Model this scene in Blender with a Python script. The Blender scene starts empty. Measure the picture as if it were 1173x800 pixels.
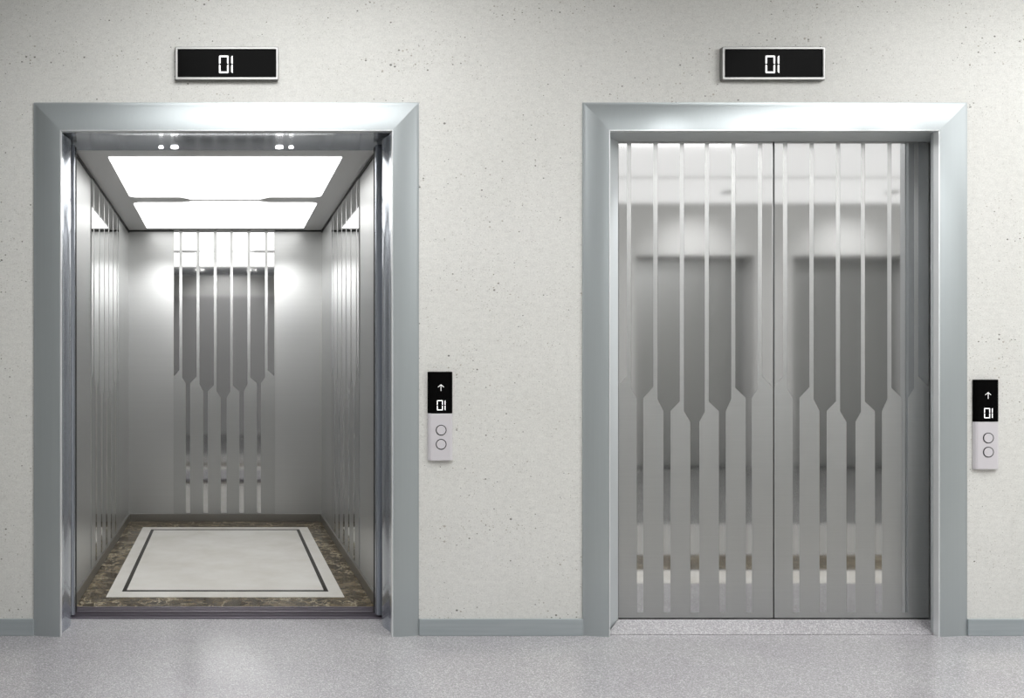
import bpy, bmesh, math
from mathutils import Vector
sc = bpy.context.scene
C = sc.collection
# ------------------------------------------------------------------ camera
F, CX, CY, CAMY, CAMZ = 990.0, 258.0, 426.0, -3.6, 1.098
cam = bpy.data.objects.new('camera', bpy.data.cameras.new('camera')); C.objects.link(cam)
cam.location = (0, CAMY, CAMZ); cam.rotation_euler = (math.pi/2, 0, 0)
cam.data.sensor_width = 36; cam.data.lens = 36*F/1173
cam.data.shift_x = (586.5-CX)/1173; cam.data.shift_y = -(400-CY)/1173
cam.data.clip_start = .02
sc.camera = cam
vs = sc.view_settings
sc.display_settings.display_device = 'sRGB'
vs.view_transform = 'Standard'; vs.look = 'None'; vs.gamma = 1; vs.use_curve_mapping = False
vs.exposure = 0.0
sc.cycles.max_bounces = 14; sc.cycles.diffuse_bounces = 5; sc.cycles.glossy_bounces = 8
w = bpy.data.worlds.new('world'); sc.world = w; w.use_nodes = True
w.node_tree.nodes['Background'].inputs[0].default_value = (.8, .85, .9, 1)
w.node_tree.nodes['Background'].inputs[1].default_value = .02
ROOM_POWER = 60.0      # each added lobby light panel
TROUGH = 1.0           # emission of the dim ceiling troughs added behind the viewer
CAB_PANEL = 2.7        # emission of the cab ceiling panels
HALL_Z = 3.0
def area(name, loc, sx, sy, power, col=(1, 1, 1), rot=(0, 0, 0)):
    l = bpy.data.lights.new(name, 'AREA'); l.shape = 'RECTANGLE'; l.size = sx; l.size_y = sy
    l.energy = power; l.color = col
    o = bpy.data.objects.new(name, l); o.location = loc; o.rotation_euler = rot; C.objects.link(o); return o
def spot(name, loc, target, power, angle, blend, size=.04, col=(1, 1, 1)):
    l = bpy.data.lights.new(name, 'SPOT'); l.energy = power; l.spot_size = angle; l.spot_blend = blend
    l.shadow_soft_size = size; l.color = col
    o = bpy.data.objects.new(name, l); o.location = loc; C.objects.link(o)
    o.rotation_euler = (Vector(target)-Vector(loc)).to_track_quat('-Z', 'Y').to_euler(); return o

# ------------------------------------------------------------------ helpers
def P(px, py, y):                      # photo reading -> metres on the plane at depth y
    d = y-CAMY
    return ((px-CX)*d/F, CAMZ+(CY-py)*d/F)
def X(px, y): return P(px, 0, y)[0]
def Z(py, y): return P(0, py, y)[1]
def tag(o, label=None, cat=None, group=None, kind=None):
    if label: o['label'] = label
    if cat: o['category'] = cat
    if group: o['group'] = group
    if kind: o['kind'] = kind
    return o
def empty(name, loc, label, cat, group=None):
    o = bpy.data.objects.new(name, None); o.location = loc; C.objects.link(o); o.empty_display_size = .1
    return tag(o, label, cat, group)
def world_loc(p):
    v = Vector((0, 0, 0))
    while p is not None: v += p.location; p = p.parent
    return v
def link(name, bm, mat, parent=None, smooth=False, bevel=0):
    """bm is in world coordinates; the object's origin goes to its parent's base."""
    bmesh.ops.recalc_face_normals(bm, faces=bm.faces[:])
    off = world_loc(parent) if parent else Vector((0, 0, 0))
    if parent is None:
        xs = [v.co for v in bm.verts]
        mn = Vector([min(c[i] for c in xs) for i in range(3)]); mx = Vector([max(c[i] for c in xs) for i in range(3)])
        off = Vector(((mn.x+mx.x)/2, (mn.y+mx.y)/2, mn.z))
    bmesh.ops.translate(bm, verts=bm.verts[:], vec=-off)
    me = bpy.data.meshes.new(name); bm.to_mesh(me); bm.free()
    me.materials.append(mat)
    if smooth:
        for p in me.polygons: p.use_smooth = True
    o = bpy.data.objects.new(name, me); C.objects.link(o)
    if parent: o.parent = parent
    else: o.location = off
    if bevel:
        m = o.modifiers.new('bevel', 'BEVEL'); m.width = bevel; m.segments = 3; m.limit_method = 'ANGLE'; m.angle_limit = math.radians(40)
    return o
def box(bm, x0, x1, y0, y1, z0, z1):
    v = [bm.verts.new((x, y, z)) for x in (x0, x1) for y in (y0, y1) for z in (z0, z1)]
    for f in ((0, 1, 3, 2), (4, 6, 7, 5), (0, 4, 5, 1), (2, 3, 7, 6), (0, 2, 6, 4), (1, 5, 7, 3)):
        bm.faces.new([v[i] for i in f])
    return bm
def B(*a): return box(bmesh.new(), *a)
def prism(bm, pts, to3, t0, t1):
    """closed outline (u, v) extruded between t0 and t1; to3(u, v, t) -> xyz"""
    a = [bm.verts.new(to3(u, v, t0)) for u, v in pts]; b = [bm.verts.new(to3(u, v, t1)) for u, v in pts]
    bm.faces.new(a); bm.faces.new(b[::-1])
    for i in range(len(pts)):
        j = (i+1) % len(pts); bm.faces.new((a[i], a[j], b[j], b[i]))
    return bm
XZ = lambda u, v, t: (u, t, v)
YZ = lambda u, v, t: (t, u, v)
XY = lambda u, v, t: (u, v, t)
def ring(outer, inner, to3, t0, t1):
    bm = bmesh.new(); n = len(outer)
    g = [[bm.verts.new(to3(u, v, t)) for u, v in L] for L in (outer, inner) for t in (t0, t1)]
    for i in range(n):
        j = (i+1) % n
        for A, Bq in ((0, 1), (1, 3), (3, 2), (2, 0)):
            bm.faces.new((g[A][i], g[A][j], g[Bq][j], g[Bq][i]))
    return bm
def circle(cx, cz, r, n=40): return [(cx+r*math.cos(2*math.pi*i/n), cz+r*math.sin(2*math.pi*i/n)) for i in range(n)]
def rrect(x0, x1, z0, z1, r, n=5):
    out = []
    for cx, cz, a0 in ((x1-r, z1-r, 0), (x0+r, z1-r, 90), (x0+r, z0+r, 180), (x1-r, z0+r, 270)):
        for k in range(n+1):
            a = math.radians(a0+90*k/n); out.append((cx+r*math.cos(a), cz+r*math.sin(a)))
    return out

# ------------------------------------------------------------------ materials
class NT:
    def __init__(s, name):
        s.m = bpy.data.materials.new(name); s.m.use_nodes = True; s.t = s.m.node_tree
        s.b = s.t.nodes['Principled BSDF']
    def n(s, typ, **kw):
        q = s.t.nodes.new(typ)
        for k, v in kw.items():
            if k in q.inputs: q.inputs[k].default_value = v
            else: setattr(q, k, v)
        return q
    def l(s, a, b): s.t.links.new(a, b)
    def coord(s, scale=(1, 1, 1)):
        g = s.n('ShaderNodeNewGeometry'); m = s.n('ShaderNodeMapping'); m.inputs['Scale'].default_value = scale
        s.l(g.outputs['Position'], m.inputs['Vector']); return m.outputs[0]
    def noise(s, scale, vec, detail=3, rough=.5, out='Fac'):
        q = s.n('ShaderNodeTexNoise', Scale=scale, Detail=detail, Roughness=rough); s.l(vec, q.inputs['Vector']); return q.outputs[out]
    def ramp(s, fac, stops, interp='LINEAR'):
        q = s.n('ShaderNodeValToRGB'); q.color_ramp.interpolation = interp; e = q.color_ramp.elements
        while len(e) < len(stops): e.new(.5)
        for i, (p, c) in enumerate(stops):
            e[i].position = p; e[i].color = (c, c, c, 1) if isinstance(c, (int, float)) else (*c, 1)
        s.l(fac, q.inputs[0]); return q.outputs[0]
    def mix(s, fac, a, b, mode='MIX'):
        q = s.n('ShaderNodeMix'); q.data_type = 'RGBA'; q.blend_type = mode
        for i, v in ((0, fac), (6, a), (7, b)):
            if hasattr(v, 'links'): s.l(v, q.inputs[i])
            elif isinstance(v, (int, float)): q.inputs[i].default_value = v if i == 0 else (v, v, v, 1)
            else: q.inputs[i].default_value = (*v, 1)
        return q.outputs[2]
    def bump(s, h, strength, dist=.001):
        q = s.n('ShaderNodeBump', Strength=strength, Distance=dist); s.l(h, q.inputs['Height']); s.l(q.outputs[0], s.b.inputs['Normal'])
def metal(name, col, rough, metallic=1.0, brush=None, amt=.06):
    t = NT(name); t.b.inputs['Base Color'].default_value = (*col, 1); t.b.inputs['Metallic'].default_value = metallic
    t.b.inputs['Roughness'].default_value = rough
    if brush:
        nz = t.noise(1, t.coord(brush), 4, .6)
        c = t.ramp(nz, [(.25, tuple(k*(1-amt) for k in col)), (.75, tuple(min(1, k*(1+amt)) for k in col))])
        t.l(c, t.b.inputs['Base Color'])
    return t.m
def plain(name, col, rough=.5, emit=0, ecol=None, spec=.5):
    t = NT(name); b = t.b; b.inputs['Base Color'].default_value = (*col, 1); b.inputs['Roughness'].default_value = rough
    b.inputs['Specular IOR Level'].default_value = spec
    if emit:
        b.inputs['Emission Color'].default_value = (*(ecol or col), 1); b.inputs['Emission Strength'].default_value = emit
    nz = t.noise(60, t.coord(), 2)
    r = t.ramp(nz, [(.3, max(0, rough-.02)), (.7, min(1, rough+.02))]); t.l(r, b.inputs['Roughness'])
    return t.m
M = {}
M['satin'] = metal('satin_steel', (.43, .435, .43), .36, .8, (2.5, 2.5, 260), .03)
M['cab_satin'] = metal('cab_brushed_steel', (.50, .505, .50), .36, .8, (1.2, 1.2, 220), .03)
M['mirror'] = metal('mirror_steel', (.58, .58, .58), .05)
M['frame'] = metal('frame_brushed_steel', (.40, .435, .445), .40, .55, (200, 200, 2), .02)
M['chrome'] = metal('polished_steel', (.43, .46, .51), .16, .7)
M['reveal'] = metal('reveal_steel', (.50, .53, .54), .4, .25)
M['bead'] = metal('bright_edge_steel', (.80, .82, .83), .3, .4)  # pale steel for the painted glint on frame edges, and for the front posts
M['dark_metal'] = metal('dark_sill_metal', (.20, .18, .21), .35, .8)
M['black_gap'] = plain('black_rubber', (.012, .012, .012), .6)
M['bezel'] = metal('bezel_steel', (.24, .24, .235), .35, .8)
M['silver'] = plain('silver_plastic', (.60, .58, .605), .3)
M['glass_black'] = plain('black_glass', (.003, .003, .003), .2, spec=.015)
M['glass_edge'] = plain('smoked_edge', (.06, .06, .06), .25)
M['digit'] = plain('lit_segments', (.7, .7, .7), .4, .9, (1, 1, 1))
M['arrow'] = plain('lit_arrow', (.6, .6, .6), .4, .55, (1, 1, 1))
M['cab_light'] = plain('cab_light_diffuser', (.9, .9, .9), .5, CAB_PANEL, (1, 1, .99))
M['lamp'] = plain('lamp_lens', (.9, .9, .9), .4, 9, (1, .98, .95))
M['trough'] = plain('trough_diffuser', (.8, .8, .8), .5, TROUGH, (1, 1, .99))
M['hall_light'] = plain('hall_light_diffuser', (.9, .9, .9), .5, 1.6, (1, 1, .99))
M['ceiling'] = plain('white_ceiling_paint', (.82, .82, .80), .6)
M['olive'] = plain('dark_olive_panel', (.035, .035, .02), .5)
M['grey_wall'] = plain('grey_wall_paint', (.66, .66, .65), .5)
M['red_wood'] = plain('red_brown_wood', (.30, .09, .05), .45)
M['cab_ceiling'] = metal('cab_ceiling_steel', (.72, .72, .72), .4, .5)
M['skirt'] = metal('cab_kick_steel', (.30, .29, .27), .3, .8)
def m_wall():
    t = NT('travertine_concrete'); v = t.coord((1, 1, 1))
    base = t.ramp(t.noise(1.6, v, 5, .6), [(.3, (.65, .65, .62)), (.7, (.70, .70, .672))])
    fine = t.ramp(t.noise(160, v, 3, .7), [(.3, .88), (.7, 1.07)])
    vs_ = t.coord((30, 30, 75)); streak = t.ramp(t.noise(1, vs_, 4, .6), [(.35, .965), (.65, 1.02)])
    c = t.mix(1, t.mix(1, base, fine, 'MULTIPLY'), streak, 'MULTIPLY')
    mott = t.ramp(t.noise(34, t.coord((1, 1, 1.4)), 5, .75), [(.34, .93), (.5, 1.0), (.66, 1.03)])
    c = t.mix(1, c, mott, 'MULTIPLY')
    def pits(scale, vec, lo, big, cl0, cl1, base_):
        vo = t.n('ShaderNodeTexVoronoi', Scale=scale); t.l(t.coord(vec), vo.inputs['Vector'])
        sp = t.n('ShaderNodeSeparateColor'); t.l(vo.outputs['Color'], sp.inputs[0])
        size = t.ramp(sp.outputs[0], [(lo, 0), (1, big)])
        cloud = t.ramp(t.noise(2.3, t.coord((1, 1, 2.6)), 4, .6), [(cl0, base_), (cl1, 1)])
        mm = t.n('ShaderNodeMath', operation='MULTIPLY'); t.l(size, mm.inputs[0]); t.l(cloud, mm.inputs[1])
        lt = t.n('ShaderNodeMath', operation='LESS_THAN'); t.l(vo.outputs['Distance'], lt.inputs[0]); t.l(mm.outputs[0], lt.inputs[1])
        return lt.outputs[0], sp.outputs[1]
    f1, k1 = pits(58, (1, 1, 1.25), .50, .32, .44, .62, .30)
    f2, k2 = pits(130, (1, 1, 1.2), .30, .34, .38, .60, .60)
    c = t.mix(f2, c, t.ramp(k2, [(0, (.40, .39, .35)), (1, (.55, .54, .50))]))
    c = t.mix(f1, c, t.ramp(k1, [(0, (.16, .16, .145)), (1, (.42, .40, .35))]))
    t.l(c, t.b.inputs['Base Color']); t.b.inputs['Roughness'].default_value = .62
    t.bump(f1, -.4, .002)
    return t.m
M['wall'] = m_wall()
def m_terrazzo():
    t = NT('terrazzo'); v = t.coord()
    base = t.ramp(t.noise(2.2, v, 3), [(.3, (.345, .335, .352)), (.7, (.38, .375, .382))])
    vo = t.n('ShaderNodeTexVoronoi', Scale=300); t.l(v, vo.inputs['Vector'])
    sp = t.n('ShaderNodeSeparateColor'); t.l(vo.outputs['Color'], sp.inputs[0])
    chips = t.ramp(sp.outputs[0], [(0, .74), (.25, .94), (.7, 1.04), (.93, 1.5)])
    fine = t.ramp(t.noise(420, v, 2, .6), [(.3, .88), (.7, 1.12)])
    c = t.mix(1, t.mix(1, base, chips, 'MULTIPLY'), fine, 'MULTIPLY')
    t.l(c, t.b.inputs['Base Color']); t.b.inputs['Roughness'].default_value = .16; t.b.inputs['Specular IOR Level'].default_value = .35
    return t.m
M['terrazzo'] = m_terrazzo()
def m_base():
    t = NT('baseboard_grey'); v = t.coord((3, 3, 60))
    t.l(t.ramp(t.noise(1, v, 2), [(.3, (.33, .37, .385)), (.7, (.38, .415, .43))]), t.b.inputs['Base Color'])
    t.b.inputs['Roughness'].default_value = .35; t.b.inputs['Metallic'].default_value = .2
    return t.m
M['baseboard'] = m_base()
def m_brown():
    t = NT('brown_emperador_marble'); v = t.coord()
    n1 = t.noise(7, v, 6, .65, 'Color')
    mixv = t.mix(.22, v, n1)
    base = t.ramp(t.noise(15, mixv, 7, .72), [(.3, (.022, .016, .010)), (.48, (.07, .053, .032)), (.60, (.17, .135, .085)), (.75, (.30, .25, .17))])
    vo = t.n('ShaderNodeTexVoronoi', Scale=12, feature='DISTANCE_TO_EDGE'); t.l(mixv, vo.inputs['Vector'])
    vein = t.ramp(vo.outputs['Distance'], [(0, 1), (.05, 0)])
    gate = t.ramp(t.noise(4, v, 2), [(.38, 0), (.55, .9)])
    m2 = t.n('ShaderNodeMath', operation='MULTIPLY'); t.l(vein, m2.inputs[0]); t.l(gate, m2.inputs[1])
    t.l(t.mix(m2.outputs[0], base, (.50, .44, .32)), t.b.inputs['Base Color']); t.b.inputs['Roughness'].default_value = .14; t.b.inputs['Specular IOR Level'].default_value = .18
    return t.m
M['brown'] = m_brown()
def m_cream():
    t = NT('cream_marble'); v = t.coord()
    t.l(t.ramp(t.noise(3.5, v, 5, .6), [(.35, (.70, .675, .62)), (.65, (.79, .775, .735))]), t.b.inputs['Base Color'])
    t.b.inputs['Roughness'].default_value = .09
    return t.m
M['cream'] = m_cream()
M['cream_grey'] = plain('grey_marble', (.36, .355, .34), .15)
M['door_grey'] = plain('grey_door', (.36, .36, .36), .4)
M['stone'] = plain('dark_grey_stone', (.14, .14, .138), .25)
M['line'] = plain('near_black_marble', (.02, .016, .012), .15, spec=.15)

# ------------------------------------------------------------------ openings (metres)
# open lift (1) and closed lift (2): inner edge of frame on the wall face
YF = -.022                                   # front face of the frames
L = dict(xi0=X(69, YF), xi1=X(450, YF), zi=Z(149, YF), xo0=X(39, 0), xo1=X(479.5, 0), zo=Z(118, 0))
R_ = dict(xi0=X(698, YF), xi1=X(1076, YF), zi=Z(149, YF), xo0=X(667, 0), xo1=X(1106.5, 0), zo=Z(118, 0))
XL, XR, YB, WT = -3.2, 8.8, -6.0, .18        # lobby extents, wall thickness
DOOR_Y = .08

# ------------------------------------------------------------------ setting
bm = bmesh.new()
box(bm, XL, X(45, 0), 0, WT, 0, HALL_Z)
box(bm, X(474, 0), X(680, 0), 0, WT, 0, HALL_Z)
box(bm, X(1098, 0)+.02, XR, 0, WT, 0, HALL_Z)
box(bm, X(45, 0), X(474, 0), 0, WT, Z(123, 0), HALL_Z)
box(bm, X(680, 0), X(1098, 0)+.02, 0, WT, Z(123, 0), HALL_Z)
tag(link('wall_front', bm, M['wall']), kind='structure')
bm = bmesh.new(); box(bm, XL, XR, YB, .236, -.08, 0)
tag(link('floor', bm, M['terrazzo']), kind='structure')
tag(link('ceiling', B(XL, XR, YB, WT, HALL_Z, HALL_Z+.08), M['ceiling']), kind='structure')
tag(link('wall_left', B(XL-.1, XL, YB, WT, 0, HALL_Z), M['grey_wall']), kind='structure')
tag(link('wall_right', B(XR, XR+.1, YB, WT, 0, HALL_Z), M['grey_wall']), kind='structure')
for k, (a, b, m) in enumerate(((-1.0, -.72, 'cream'), (-1.41, -1.03, 'brown'), (-2.45, -1.44, 'cream_grey'), (YB, -2.48, 'stone'))):
    tag(link('trim_%d' % (k+1), B(XL, XR, a, b, -.01, .0015), M[m]), kind='structure')  # unseen floor bands added so the polished doors reflect pale and dark blocks
tag(link('wall_shaft_back', B(-1.6, 3.6, 3.0, 3.1, -.3, HALL_Z), M['grey_wall']), kind='structure')
tag(link('wall_shaft_left', B(-1.7, -1.6, WT, 3.1, -.3, HALL_Z), M['grey_wall']), kind='structure')
tag(link('wall_shaft_right', B(3.6, 3.7, WT, 3.1, -.3, HALL_Z), M['grey_wall']), kind='structure')
tag(link('ceiling_shaft', B(-1.7, 3.7, WT, 3.1, HALL_Z, HALL_Z+.08), M['grey_wall']), kind='structure')
tag(link('floor_shaft', B(-1.7, 3.7, .24, 3.1, -.4, -.3), M['grey_wall']), kind='structure')
# rear lobby wall, with two recessed doors added for the polished leaves to reflect
yb = YB; yv = 2*DOOR_Y-yb                     # where it appears in the polished doors
o1 = (X(728, yv), X(864, yv)); o2 = (X(908, yv), X(1044, yv)); zt = Z(293, yv)
bm = bmesh.new()
box(bm, XL, o1[0], yb-.3, yb, 0, HALL_Z); box(bm, o1[1], o2[0], yb-.3, yb, 0, HALL_Z); box(bm, o2[1], XR, yb-.3, yb, 0, HALL_Z)
box(bm, o1[0], o1[1], yb-.3, yb, zt, HALL_Z); box(bm, o2[0], o2[1], yb-.3, yb, zt, HALL_Z)
tag(link('wall_back', bm, M['grey_wall']), kind='structure')
for k, o in enumerate((o1, o2)):
    tag(link('door_%d' % (k+1), B(o[0], o[1], yb-.28, yb-.22, 0, zt), M['satin']), kind='structure')
tag(link('door_3', B(-1.5, 1.5, yb, yb+.04, 0, 2.4), M['door_grey']), kind='structure')  # plain panel added to darken what the car's mirror bands reflect
# baseboards
bz = Z(709.5, -.008)
for nm, a, b in (('baseboard_left', XL, X(39, 0)), ('baseboard_middle', X(479.5, 0), X(667, 0)), ('baseboard_right', X(1106.5, 0), XR)):
    tag(link(nm, B(a, b, -.012, 0, 0, bz), M['baseboard'], bevel=.002), kind='structure')

# ------------------------------------------------------------------ added lobby lights, unseen, above and behind the viewer
def hall_panel(x0, x1, y0, y1, label, power):
    e = empty('ceiling_light', ((x0+x1)/2, (y0+y1)/2, HALL_Z-.03), label, 'ceiling light', 'lobby ceiling lights')
    link('diffuser', B(x0, x1, y0, y1, HALL_Z-.012, HALL_Z-.004), M['hall_light'], e)
    link('rim', ring([(x0-.03, y0-.03), (x1+.03, y0-.03), (x1+.03, y1+.03), (x0-.03, y1+.03)], [(x0, y0), (x1, y0), (x1, y1), (x0, y1)], XY, HALL_Z-.03, HALL_Z-.001), M['bezel'], e)
    a = area('lamp_glow', ((x0+x1)/2, (y0+y1)/2, HALL_Z-.035), x1-x0, y1-y0, power); a.parent = e; a.location = (0, 0, -.005)
for x0, x1, lab in ((-.3, .98, 'white ceiling light panel in front of the open lift'),
                    (2.9, 4.2, 'white ceiling light panel in front of the closed lift'), (5.6, 7.2, 'white ceiling light panel over the right end of the lobby')):
    hall_panel(x0, x1, -3.3, -.7, lab, ROOM_POWER*(x1-x0)/1.2)  # unseen panels added to light the front wall
for a, b, n_, lab in ((-4.62, -3.35, 'front', 'nearer the lifts'), (-5.95, -4.74, 'rear', 'along the rear wall')):
    e = empty('ceiling_light', (5.9, (a+b)/2, HALL_Z-.012), 'very long soft white ceiling light trough, ' + lab, 'ceiling light', 'ceiling light troughs')
    link('diffuser', B(3.3, XR-.3, a, b, HALL_Z-.012, HALL_Z-.002), M['trough'], e)  # dim glow added to whiten the top of the doors' reflections
for x0, x1, k in ((XL, -.42, 1), (1.6, 2.78, 2), (XL, 3.2, 3)):
    tag(link('ceiling_trim_%d' % k, B(x0, x1, -3.38 if k < 3 else -5.95, -.3 if k < 3 else -3.38, HALL_Z-.01, HALL_Z), M['olive']), kind='structure')  # unseen dark panels added to darken the frames' upper left reflections
for x0, x1, k in ((1.04, 1.58, 4), (4.26, 4.9, 5)):
    tag(link('ceiling_trim_%d' % k, B(x0, x1, -3.38, -.7, HALL_Z-.01, HALL_Z), M['red_wood']), kind='structure')  # unseen red-brown panels added to redden the frames' reflections

# ------------------------------------------------------------------ door frames
def frame(f, name_loc, label, reveal_mat, inner):
    e = empty('door_frame', name_loc, label, 'door frame')
    N = 12
    prof = [(1.0, 0.0), (1.0, -.006)]
    for k in range(N+1):
        a = k/N; prof.append((1-.03-a*.95, -.006-(abs(YF)-.006)*math.sin(a*math.pi/2)**.9))
    prof += [(0.0, YF+.003), (0.0, .004)]
    def bar(ends):
        bm = bmesh.new(); A = []; Bq = []
        for u, y in prof:
            (xa, za), (xb, zb) = ends(u); A.append(bm.verts.new((xa, y, za))); Bq.append(bm.verts.new((xb, y, zb)))
        for i in range(len(prof)-1): bm.faces.new((A[i], A[i+1], Bq[i+1], Bq[i]))
        bm.faces.new((A[-1], A[0], Bq[0], Bq[-1])); bm.faces.new(A); bm.faces.new(Bq[::-1])
        return bm
    lf = lambda u: f['xi0']+(f['xo0']-f['xi0'])*u
    rf = lambda u: f['xi1']+(f['xo1']-f['xi1'])*u
    tf = lambda u: f['zi']+(f['zo']-f['zi'])*u
    for nm, fn in (('side_casing', lambda u: ((lf(u), 0), (lf(u), tf(u)))), ('side_casing', lambda u: ((rf(u), 0), (rf(u), tf(u)))), ('head_casing', lambda u: ((lf(u), tf(u)), (rf(u), tf(u))))):
        o = link(nm, bar(fn), M['frame'], e, smooth=True)
        m = o.modifiers.new('edge', 'EDGE_SPLIT'); m.split_angle = math.radians(25)
    inner(e, f)
    q = .0028  # pale strips paint the glint along the frame's inner bevel
    link('edge_bead', B(f['xi0']-.001, f['xi0']+q, YF-.001, .004, 0, f['zi']), M['bead'], e)
    link('edge_bead', B(f['xi1']-q, f['xi1']+.001, YF-.001, .004, 0, f['zi']), M['bead'], e)
    link('edge_bead', B(f['xi0'], f['xi1'], YF-.001, .004, f['zi']-q, f['zi']+.001), M['bead'], e)
    return e
def strip(pts, z0, z1, thick, sgn):
    """vertical lining: (x, y) path extruded upwards, backed away from the opening by thick*sgn"""
    bm = bmesh.new()
    out = pts+[(x+thick*sgn, y) for x, y in pts[::-1]]
    return prism(bm, out, XY, z0, z1)
def smoothpath(x0, s, bulge, y0, y1, n=24):
    # flat lead in, then a rounded polished post
    pts = [(x0, y0)]
    for k in range(n+1):
        t = k/n; y = y0+.05+(y1-y0-.05)*t
        pts.append((x0-s*bulge*math.sin(math.pi*min(1, t)), y))
    return pts
def inner_open(e, f):
    for s, x0 in ((-1, f['xi0']), (1, f['xi1'])):
        o = link('side_lining', strip(smoothpath(x0, s, .014, .003, .215), 0.0, f['zi'], .03, s), M['chrome'], e, smooth=True)
        m = o.modifiers.new('edge', 'EDGE_SPLIT'); m.split_angle = math.radians(30)
    bm = bmesh.new()
    pts = [(.003, f['zi'])]+[(.02+.36*t/10, f['zi']+.012*math.sin(math.pi*t/10)+.018*t/10) for t in range(11)]
    pts += [(.38, f['zi']+.06), (.003, f['zi']+.06)]
    o = link('head_lining', prism(bm, pts, YZ, f['xi0']-.02, f['xi1']+.02), M['chrome'], e, smooth=True)
    m = o.modifiers.new('edge', 'EDGE_SPLIT'); m.split_angle = math.radians(30)
def inner_closed(e, f):
    yb_ = DOOR_Y-.002
    link('side_lining', strip([(f['xi0'], .003), (f['xi0'], .02), (X(708, yb_), yb_)], 0, f['zi'], .03, -1), M['reveal'], e)
    link('side_lining', strip([(f['xi1'], .003), (f['xi1'], .02), (X(1065.5, yb_), yb_)], 0, f['zi'], .03, 1), M['reveal'], e)
    bm = bmesh.new(); prism(bm, [(.003, f['zi']), (yb_, Z(162.5, yb_)), (yb_, f['zi']+.05), (.003, f['zi']+.05)], YZ, f['xi0']-.02, f['xi1']+.09)
    link('head_lining', bm, M['reveal'], e)
frame(L, ((L['xi0']+L['xi1'])/2, 0, 0), 'brushed steel frame with mitred corners around the open lift', M['chrome'], inner_open)
frame(R_, ((R_['xi0']+R_['xi1'])/2, 0, 0), 'brushed steel frame with mitred corners around the closed lift doors', M['reveal'], inner_closed)

# ------------------------------------------------------------------ the pattern of polished bands (read on the left closed leaf, px from its top left)
def bands():
    T, Bt = 1, 539                              # 164 .. 702
    y = lambda v: v-163
    o = []
    def full(xa, xb, na, nb, yl0, yl1, yr0, yr1):
        o.append([(xa, T), (xb, T), (xb, y(yr0)), (nb, y(yr1)), (nb, Bt), (na, Bt), (na, y(yl1)), (xa, y(yl0))])
    o.append([(0.4, T), (10, T), (10, y(431)), (0.4, y(443))])
    full(15, 40.3, 21.4, 28.8, 445, 456, 443.5, 456)
    full(45.3, 70.6, 52, 60, 457.5, 471, 460, 471)
    full(75.5, 99.3, 82.8, 93, 471, 483.5, 472, 483.5)
    full(104, 129.5, 115.5, 123.3, 460, 471, 457.5, 471)
    full(134.4, 160.2, 146.3, 153.2, 444.5, 456, 445, 456)
    o.append([(165, T), (176.6, T), (176.6, y(443)), (165, y(431))])
    return o
def add_bands(parent, fu, fv, to3, t0, t1, mat, name='mirror_band'):
    for pts in bands():
        o = link(name, prism(bmesh.new(), [(fu(u), fv(v)) for u, v in pts], to3, t0, t1), mat, parent)
        o['label'] = 'polished mirror band'

# ------------------------------------------------------------------ closed doors
for k, (a, b, lab) in enumerate(((708, 886, 'left satin steel leaf of the closed lift with polished vertical bands'),
                                 (886.8, 1065, 'right satin steel leaf of the closed lift with polished vertical bands'))):
    xa, xb = X(a, DOOR_Y), X(b, DOOR_Y)-.0012
    zb_, zt_ = Z(708.5, DOOR_Y), Z(162.5, DOOR_Y)+.012
    e = empty('elevator_door', ((xa+xb)/2, DOOR_Y+.02, zb_), lab, 'elevator door', 'closed lift door leaves')
    link('leaf', B(xa+.001, xb, DOOR_Y, DOOR_Y+.04, zb_, zt_), M['satin'], e, bevel=.0015)
    add_bands(e, lambda u: X(a+u, DOOR_Y), lambda v: Z(163+v, DOOR_Y), XZ, DOOR_Y-.0006, DOOR_Y+.001, M['mirror'])
zs = Z(709, DOOR_Y)-.002
bm = bmesh.new(); yk = DOOR_Y-.004
fr = [bm.verts.new((x, .004, z)) for x, z in ((R_['xi0']+.003, .0005), (R_['xi0']+.003, .002), (R_['xi1']-.003, .002), (R_['xi1']-.003, .0005))]
bk = [bm.verts.new((x, yk, z)) for x, z in ((X(708, DOOR_Y)-.002, .0005), (X(708, DOOR_Y)-.002, zs), (X(1065.5, DOOR_Y), zs), (X(1065.5, DOOR_Y), .0005))]
bm.faces.new(fr); bm.faces.new(bk[::-1])
for i in range(4): bm.faces.new((fr[i], bk[i], bk[(i+1) % 4], fr[(i+1) % 4]))
o = link('door_sill', bm, M['terrazzo'])
tag(o, 'low speckled terrazzo threshold under the closed lift doors', 'door sill')

# ------------------------------------------------------------------ open lift: retracted leaves, sill
for s, lab in ((-1, 'retracted steel leaf edge at the left of the open lift'), (1, 'retracted steel leaf edge at the right of the open lift')):
    xe = X(85.2 if s < 0 else 430.5, .24)
    xo = xe+s*.68
    e = empty('elevator_door', ((xe+xo)/2, .26, .016), lab, 'elevator door', 'open lift door leaves')
    pts = [(xo, .24), (xe-s*0+s*.01, .24)]+[(xe+s*.01-s*.01*math.sin(math.pi*t/8), .26-.02*math.cos(math.pi*t/8)) for t in range(9)]+[(xo, .28)]
    link('leaf', prism(bmesh.new(), pts, XY, .016, 2.108), M['chrome'], e, smooth=False)
    g = link('rubber_seal', B(min(xe, xe+s*.02), max(xe, xe+s*.02), .285, .30, .016, 2.108), M['black_gap'], e)  # black strip drawn in for the gap behind the leaf
e = empty('door_sill', (0, .32, 0), 'grooved dark metal double sill at the front of the open lift', 'door sill')
s0, s1 = X(80, .24)-.02, X(437, .24)+.02
link('landing_sill', B(s0, s1, .237, .305, -.03, .006), M['dark_metal'], e, bevel=.001)
link('car_sill', B(s0, s1, .318, .405, -.03, .009), M['dark_metal'], e, bevel=.001)
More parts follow.
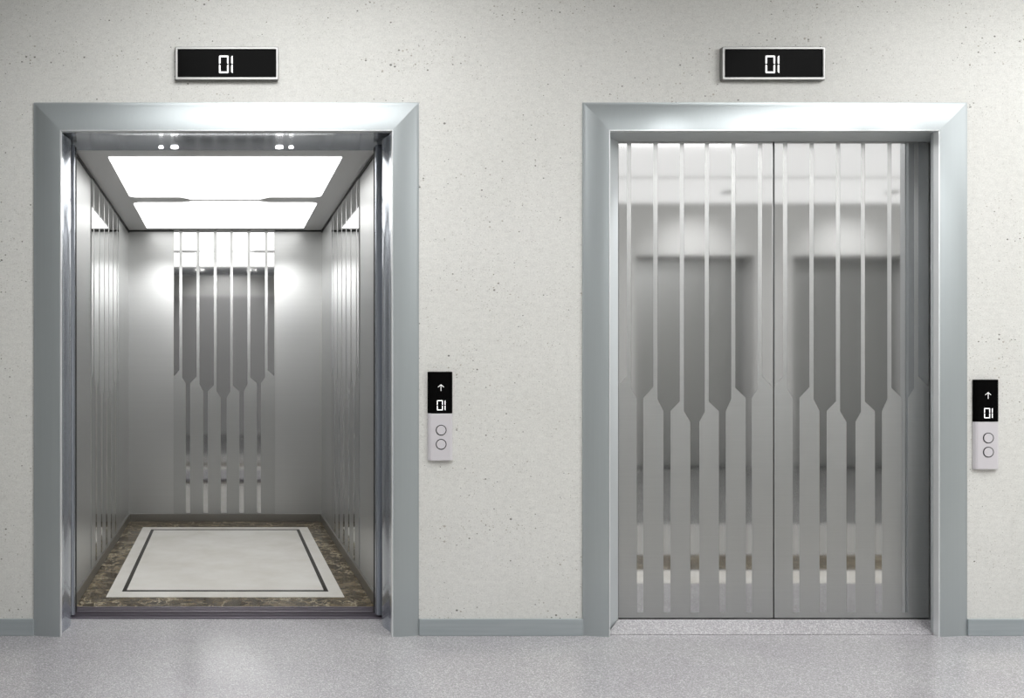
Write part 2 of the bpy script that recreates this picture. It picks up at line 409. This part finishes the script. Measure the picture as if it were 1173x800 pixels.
for y in (.255, .278, .335, .358, .382):
    link('groove_rib', B(s0, s1, y, y+.005, .0055, .0115), M['dark_metal'], e)
link('gap_filler', B(s0, s1, .305, .318, -.03, -.01), M['black_gap'], e)

# ------------------------------------------------------------------ lift car
CF, CBK, HW, CZ = .41, 2.70, .705, 2.129
cab = empty('elevator_car', (0, (CF+CBK)/2, 0), 'open lift car with brushed steel walls and inlaid marble floor', 'elevator car')
link('floor_slab', B(-HW, HW, CF, CBK, -.05, .006), M['brown'], cab)['label'] = 'dark brown veined marble border'
cy0, cy1, cw = .581, 2.46, .577
link('floor_inlay', B(-cw, cw, cy0, cy1, .004, .0072), M['cream'], cab)['label'] = 'cream marble rectangle'
dy0, dy1, dw = .685, 2.375, .512
t_ = .021
link('inlay_line', ring([(-dw, dy0), (dw, dy0), (dw, dy1), (-dw, dy1)], [(-dw+t_, dy0+t_*1.3), (dw-t_, dy0+t_*1.3), (dw-t_, dy1-t_*1.3), (-dw+t_, dy1-t_*1.3)], XY, .006, .0078), M['line'], cab)['label'] = 'thin dark marble line'
back = link('back_wall', B(-HW-.03, HW+.03, CBK, CBK+.03, 0, CZ+.1), M['cab_satin'], cab)
# centre panel on the back wall
fu = lambda u: X(199+u*116/178, CBK); fv = lambda v: Z(262.5+v*325/539, CBK)
cp = link('centre_panel', B(fu(0), fu(178), CBK-.006, CBK-.0002, fv(541), CZ-.004), M['satin'], cab, bevel=.001)
add_bands(cp, fu, fv, XZ, CBK-.0068, CBK-.005, M['mirror'])
for s in (-1, 1):
    sw = link('side_wall', B(min(s*HW, s*(HW+.03)), max(s*HW, s*(HW+.03)), CF, CBK, 0, CZ+.1), M['cab_satin'], cab)
    y0, y1 = .93, 2.10
    gu = lambda u: y0+(y1-y0)*u/178
    a, b = sorted((s*HW, s*(HW-.004)))
    spn = link('side_panel', B(a, b, gu(0), gu(178), fv(541), CZ-.004), M['satin'], cab)
    a, b = sorted((s*(HW-.0035), s*(HW-.0047)))
    add_bands(spn, gu, fv, YZ, a, b, M['mirror'])
    a, b = sorted((s*HW, s*(HW-.012)))
    link('kick_plate', B(a, b, CF, CBK, .0075, .062), M['skirt'], cab)
    a, b = sorted((s*HW, s*(HW-.006)))
    link('shadow_gap', B(a, b, CF+.01, CBK, CZ-.016, CZ), M['black_gap'], cab)
    a, b = sorted((s*(HW-.004), s*(HW+.03)))
    link('front_post', B(a, b, CF-.012, CF, .009, CZ), M['bead'], cab)
link('kick_plate', B(-HW+.012, HW-.012, CBK-.014, CBK, .0075, .062), M['skirt'], cab)
link('shadow_gap', B(-HW+.006, HW-.006, CBK-.005, CBK-.0005, CZ-.010, CZ), M['black_gap'], cab)
# ceiling with two luminous panels
def yc(py): return (CZ-CAMZ)*F/(CY-py)+CAMY
ceil = link('ceiling_panel', B(-HW, HW, CF-.02, CBK, CZ, CZ+.06), M['cab_ceiling'], cab)
hw = .561
def cham(y0, y1, c0, c1):
    return [(-hw+c0, y0), (hw-c0, y0), (hw, y0+c0), (hw, y1-c1), (hw-c1, y1), (-hw+c1, y1), (-hw, y1-c1), (-hw, y0+c0)]
ya, ybk, yc_, yd = yc(180), yc(228.2), yc(230.7), yc(261)
n = .022
p1 = [(-hw, ya), (hw, ya), (hw, ybk-.10), (hw-.03, ybk-.07), (.26, ybk-.07), (.20, ybk), (-.20, ybk), (-.26, ybk-.07), (-hw+.03, ybk-.07), (-hw, ybk-.10)]
p2 = [(-hw, yc_+.07), (-hw+.03, yc_+.04), (-.26, yc_+.04), (-.20, yc_), (.20, yc_), (.26, yc_+.04), (hw-.03, yc_+.04), (hw, yc_+.07), (hw, yd), (-hw, yd)]
for p in (p1, p2):
    link('light_panel', prism(bmesh.new(), p, XY, CZ-.003, CZ+.001), M['cab_light'], cab)
# small glowing discs stand in for lamp reflections in the open frame's head
for px in (184.5, 200, 320, 333.5):
    y = .33; x = X(px, y); zz = L['zi']+.0145+.006
    e = empty('downlight', (x, y, zz), 'small round lit downlight in the head of the open lift frame, ' + {184.5: 'leftmost', 200: 'second from left', 320: 'third from left', 333.5: 'rightmost'}[px], 'downlight', 'downlights over the open lift')
    link('lens', prism(bmesh.new(), circle(x, y, .017 if px in (200, 320) else .010, 24), XY, zz-.004, zz+.004), M['lamp'], e)

# ------------------------------------------------------------------ floor indicators and call stations
def seg(x0, x1, z0, z1, y, vert, w_):
    """one bar of a seven segment digit with pointed ends"""
    if vert: return [(x0, z0+w_/2), (x0+w_/2, z0), (x1, z0+w_/2), (x1, z1-w_/2), (x1-w_/2, z1), (x0, z1-w_/2)]
    return [(x0, z0+w_/2), (x0+w_/2, z0), (x1-w_/2, z0), (x1, z0+w_/2), (x1-w_/2, z1), (x0+w_/2, z1)]
def digits(xc, zc, H, Wd, w_, gap, y, parent, dx):
    """0 and 1 as lit segments"""
    x0, x1 = xc-dx-Wd, xc-dx; z0, z1 = zc-H/2, zc+H/2; g = w_*.18
    bm = bmesh.new()
    quads = [[(x0+g, z1), (x1-g, z1), (x1-w_-g*.3, z1-w_), (x0+w_+g*.3, z1-w_)], [(x0+g, z0), (x1-g, z0), (x1-w_-g*.3, z0+w_), (x0+w_+g*.3, z0+w_)]]
    for xa, sg in ((x0, 1), (x1, -1)):
        for zz0, zz1, so in ((zc+g*1.6, z1-g, 1), (z0+g, zc-g*1.6, -1)):
            lo = (zz0 if so > 0 else zz1); hi = (zz1 if so > 0 else zz0)
            quads.append([(xa, hi), (xa, lo+so*w_*.1), (xa+sg*w_*.5, lo), (xa+sg*w_, lo+so*w_*.5), (xa+sg*w_, hi-so*w_)])
    for q in quads: prism(bm, q, XZ, y-.0006, y)
    link('digit', bm, M['digit'], parent)
    bm = bmesh.new(); xr = xc-dx+gap
    for zz0, zz1, so in ((zc+g*1.6, z1, 1), (z0, zc-g*1.6, -1)):
        lo = (zz0 if so > 0 else zz1); hi = (zz1 if so > 0 else zz0)
        prism(bm, [(xr+w_, hi), (xr+w_, lo+so*w_*.1), (xr+w_*.5, lo), (xr, lo+so*w_*.5), (xr, hi-so*w_*.8)], XZ, y-.0006, y)
    link('digit', bm, M['digit'], parent)
def indicator(x0p, x1p, label):
    yfr = -.022
    x0, x1, z0, z1 = X(x0p, yfr), X(x1p, yfr), Z(91.5, yfr), Z(53.5, yfr)
    e = empty('floor_indicator', ((x0+x1)/2, 0, z0), label, 'floor indicator', 'floor indicators above the lifts')
    b1 = .011
    o = link('bezel', ring(rrect(x0, x1, z0, z1, .004), rrect(x0+b1, x1-b1, z0+b1*1.15, z1-b1*1.0, .002), XZ, yfr, 0), M['bezel'], e, bevel=.003)
    link('display', B(x0+b1-.002, x1-b1+.002, yfr+.006, 0-.001, z0+b1, z1-b1+.002), M['glass_black'], e)
    digits(X(x0p+62.5, yfr), Z(73.2, yfr), .073, .040, .0066, .0105, yfr+.0058, e, .004)
    return e
indicator(200.5, 319, 'long black floor indicator reading 01 above the open lift')
indicator(827.5, 946, 'long black floor indicator reading 01 above the closed lift')
def station(x0p, x1p, yt, ym, yb_, label):
    yf = -.016
    x0, x1, z0, zm, z1 = X(x0p, yf), X(x1p, yf), Z(yb_, yf), Z(ym, yf), Z(yt, yf)
    e = empty('call_panel', ((x0+x1)/2, 0, z0), label, 'call panel', 'lift call panels')
    cw_ = .011
    def body(za, zb):
        return prism(bmesh.new(), [(x0, 0), (x0, -.006), (x0+cw_*.35, -.0125), (x0+cw_, yf), (x1-cw_, yf), (x1-cw_*.35, -.0125), (x1, -.006), (x1, 0)], XY, za, zb)
    link('body', body(z0, zm-.0004), M['silver'], e, bevel=.002)['label'] = 'silver lower half'
    link('screen', body(zm+.0004, z1), M['glass_black'], e, bevel=.003)['label'] = 'black glass upper half'
    px = lambda u: X(x0p+u, yf); pz = lambda v: Z(yt+v, yf)
    w_ = .0024; cx = px(14.6); a0, a1 = pz(22), pz(14.8)
    bm = bmesh.new()
    prism(bm, [(cx-w_/2, a0), (cx+w_/2, a0), (cx+w_/2, a1-.001), (cx-w_/2, a1-.001)], XZ, yf-.0006, yf)
    q = .0125
    prism(bm, [(cx-q, a1-q*.75), (cx, a1+w_*.6), (cx+q, a1-q*.75), (cx+q-.001, a1-q*.75-w_*.8), (cx, a1-w_*.9), (cx-q+.001, a1-q*.75-w_*.8)], XZ, yf-.0005, yf+.0001)
    link('arrow', bm, M['arrow'], e)
    digits(px(15.8), pz(38.5), .042, .0245, .0034, .0075, yf, e, -.0035)
    for v in (67, 83.2):
        c = circle(px(14.8), pz(v), .0222, 36); ci = circle(px(14.8), pz(v), .0190, 36)
        rg = link('button_ring', ring(c, ci, XZ, yf-.0012, yf+.001), M['black_gap'], e)
        link('button', prism(bmesh.new(), circle(px(14.8), pz(v), .0188, 36), XZ, yf-.0018, yf+.001), M['silver'], e, bevel=.0008)
station(490.5, 519, 426, 474, 528, 'slim call panel with up arrow and 01 beside the open lift')
station(1117.3, 1145.5, 435, 483.5, 538, 'slim call panel with up arrow and 01 beside the closed lift')

# ------------------------------------------------------------------ spot lamps aimed down the lift fronts
def spot_lamp(x, y, tgt, power, ang, label):
    e = empty('downlight', (x, y, HALL_Z-.03), label, 'downlight', 'lobby downlights')
    link('trim_ring', ring(circle(x, y, .06), circle(x, y, .045), XY, HALL_Z-.012, HALL_Z), M['bezel'], e)
    link('lens', prism(bmesh.new(), circle(x, y, .044), XY, HALL_Z-.004, HALL_Z+.002), M['lamp'], e)
    s = spot('downlight_beam', (x, y, HALL_Z-.03), tgt, power, ang, .6, .03); s.parent = e; s.location = (0, 0, 0)
for k, (px_, lab) in enumerate(((752, 'leftmost'), (842, 'second from left'), (931, 'third from left'), (1008, 'rightmost'))):
    xx = X(px_, DOOR_Y)
    spot_lamp(xx, -.6, (xx, .08, 1.5), 170, math.radians(22), '%s round downlight over the closed lift' % lab)
spot_lamp(0, YB+1.3, (0, YB, 1.8), 80, math.radians(80), 'round downlight over the rear lift opposite the open lift')  # unseen lamp added to brighten the panel mirrored in the car
# unseen washers added to brighten the rear wall mirrored in the closed doors
for xx, lab in ((5.27, 'left'), (7.0, 'right')):
    e = empty('downlight', (xx, YB+.7, HALL_Z-.03), 'round downlight washing the rear wall over the %s rear lift' % lab, 'downlight', 'lobby downlights')
    link('trim_ring', ring(circle(xx, YB+.7, .06), circle(xx, YB+.7, .045), XY, HALL_Z-.03, HALL_Z-.012), M['bezel'], e)
    s = spot('downlight_beam', (xx, YB+.7, HALL_Z-.03), (xx, YB, 2.1), 60, math.radians(100), 1, .1); s.parent = e; s.location = (0, 0, 0)
# added spots without fixtures, brightening the car's back and side walls
for xx, yy, tgt, pw in ((-.38, 1.5, (-.5, CBK, 1.42), 55), (.38, 1.5, (.5, CBK, 1.42), 55), (0, 1.5, (0, CBK, 1.42), 50), (.25, 1.5, (-HW, 1.6, 1.45), 60), (-.25, 1.5, (HW, 1.6, 1.45), 60)):
    s = spot('car_lamp', (xx, yy, CZ-.012), tgt, pw, math.radians(44), 1, .03); s.parent = cab; s.location = Vector((xx, yy, CZ-.012))-cab.location
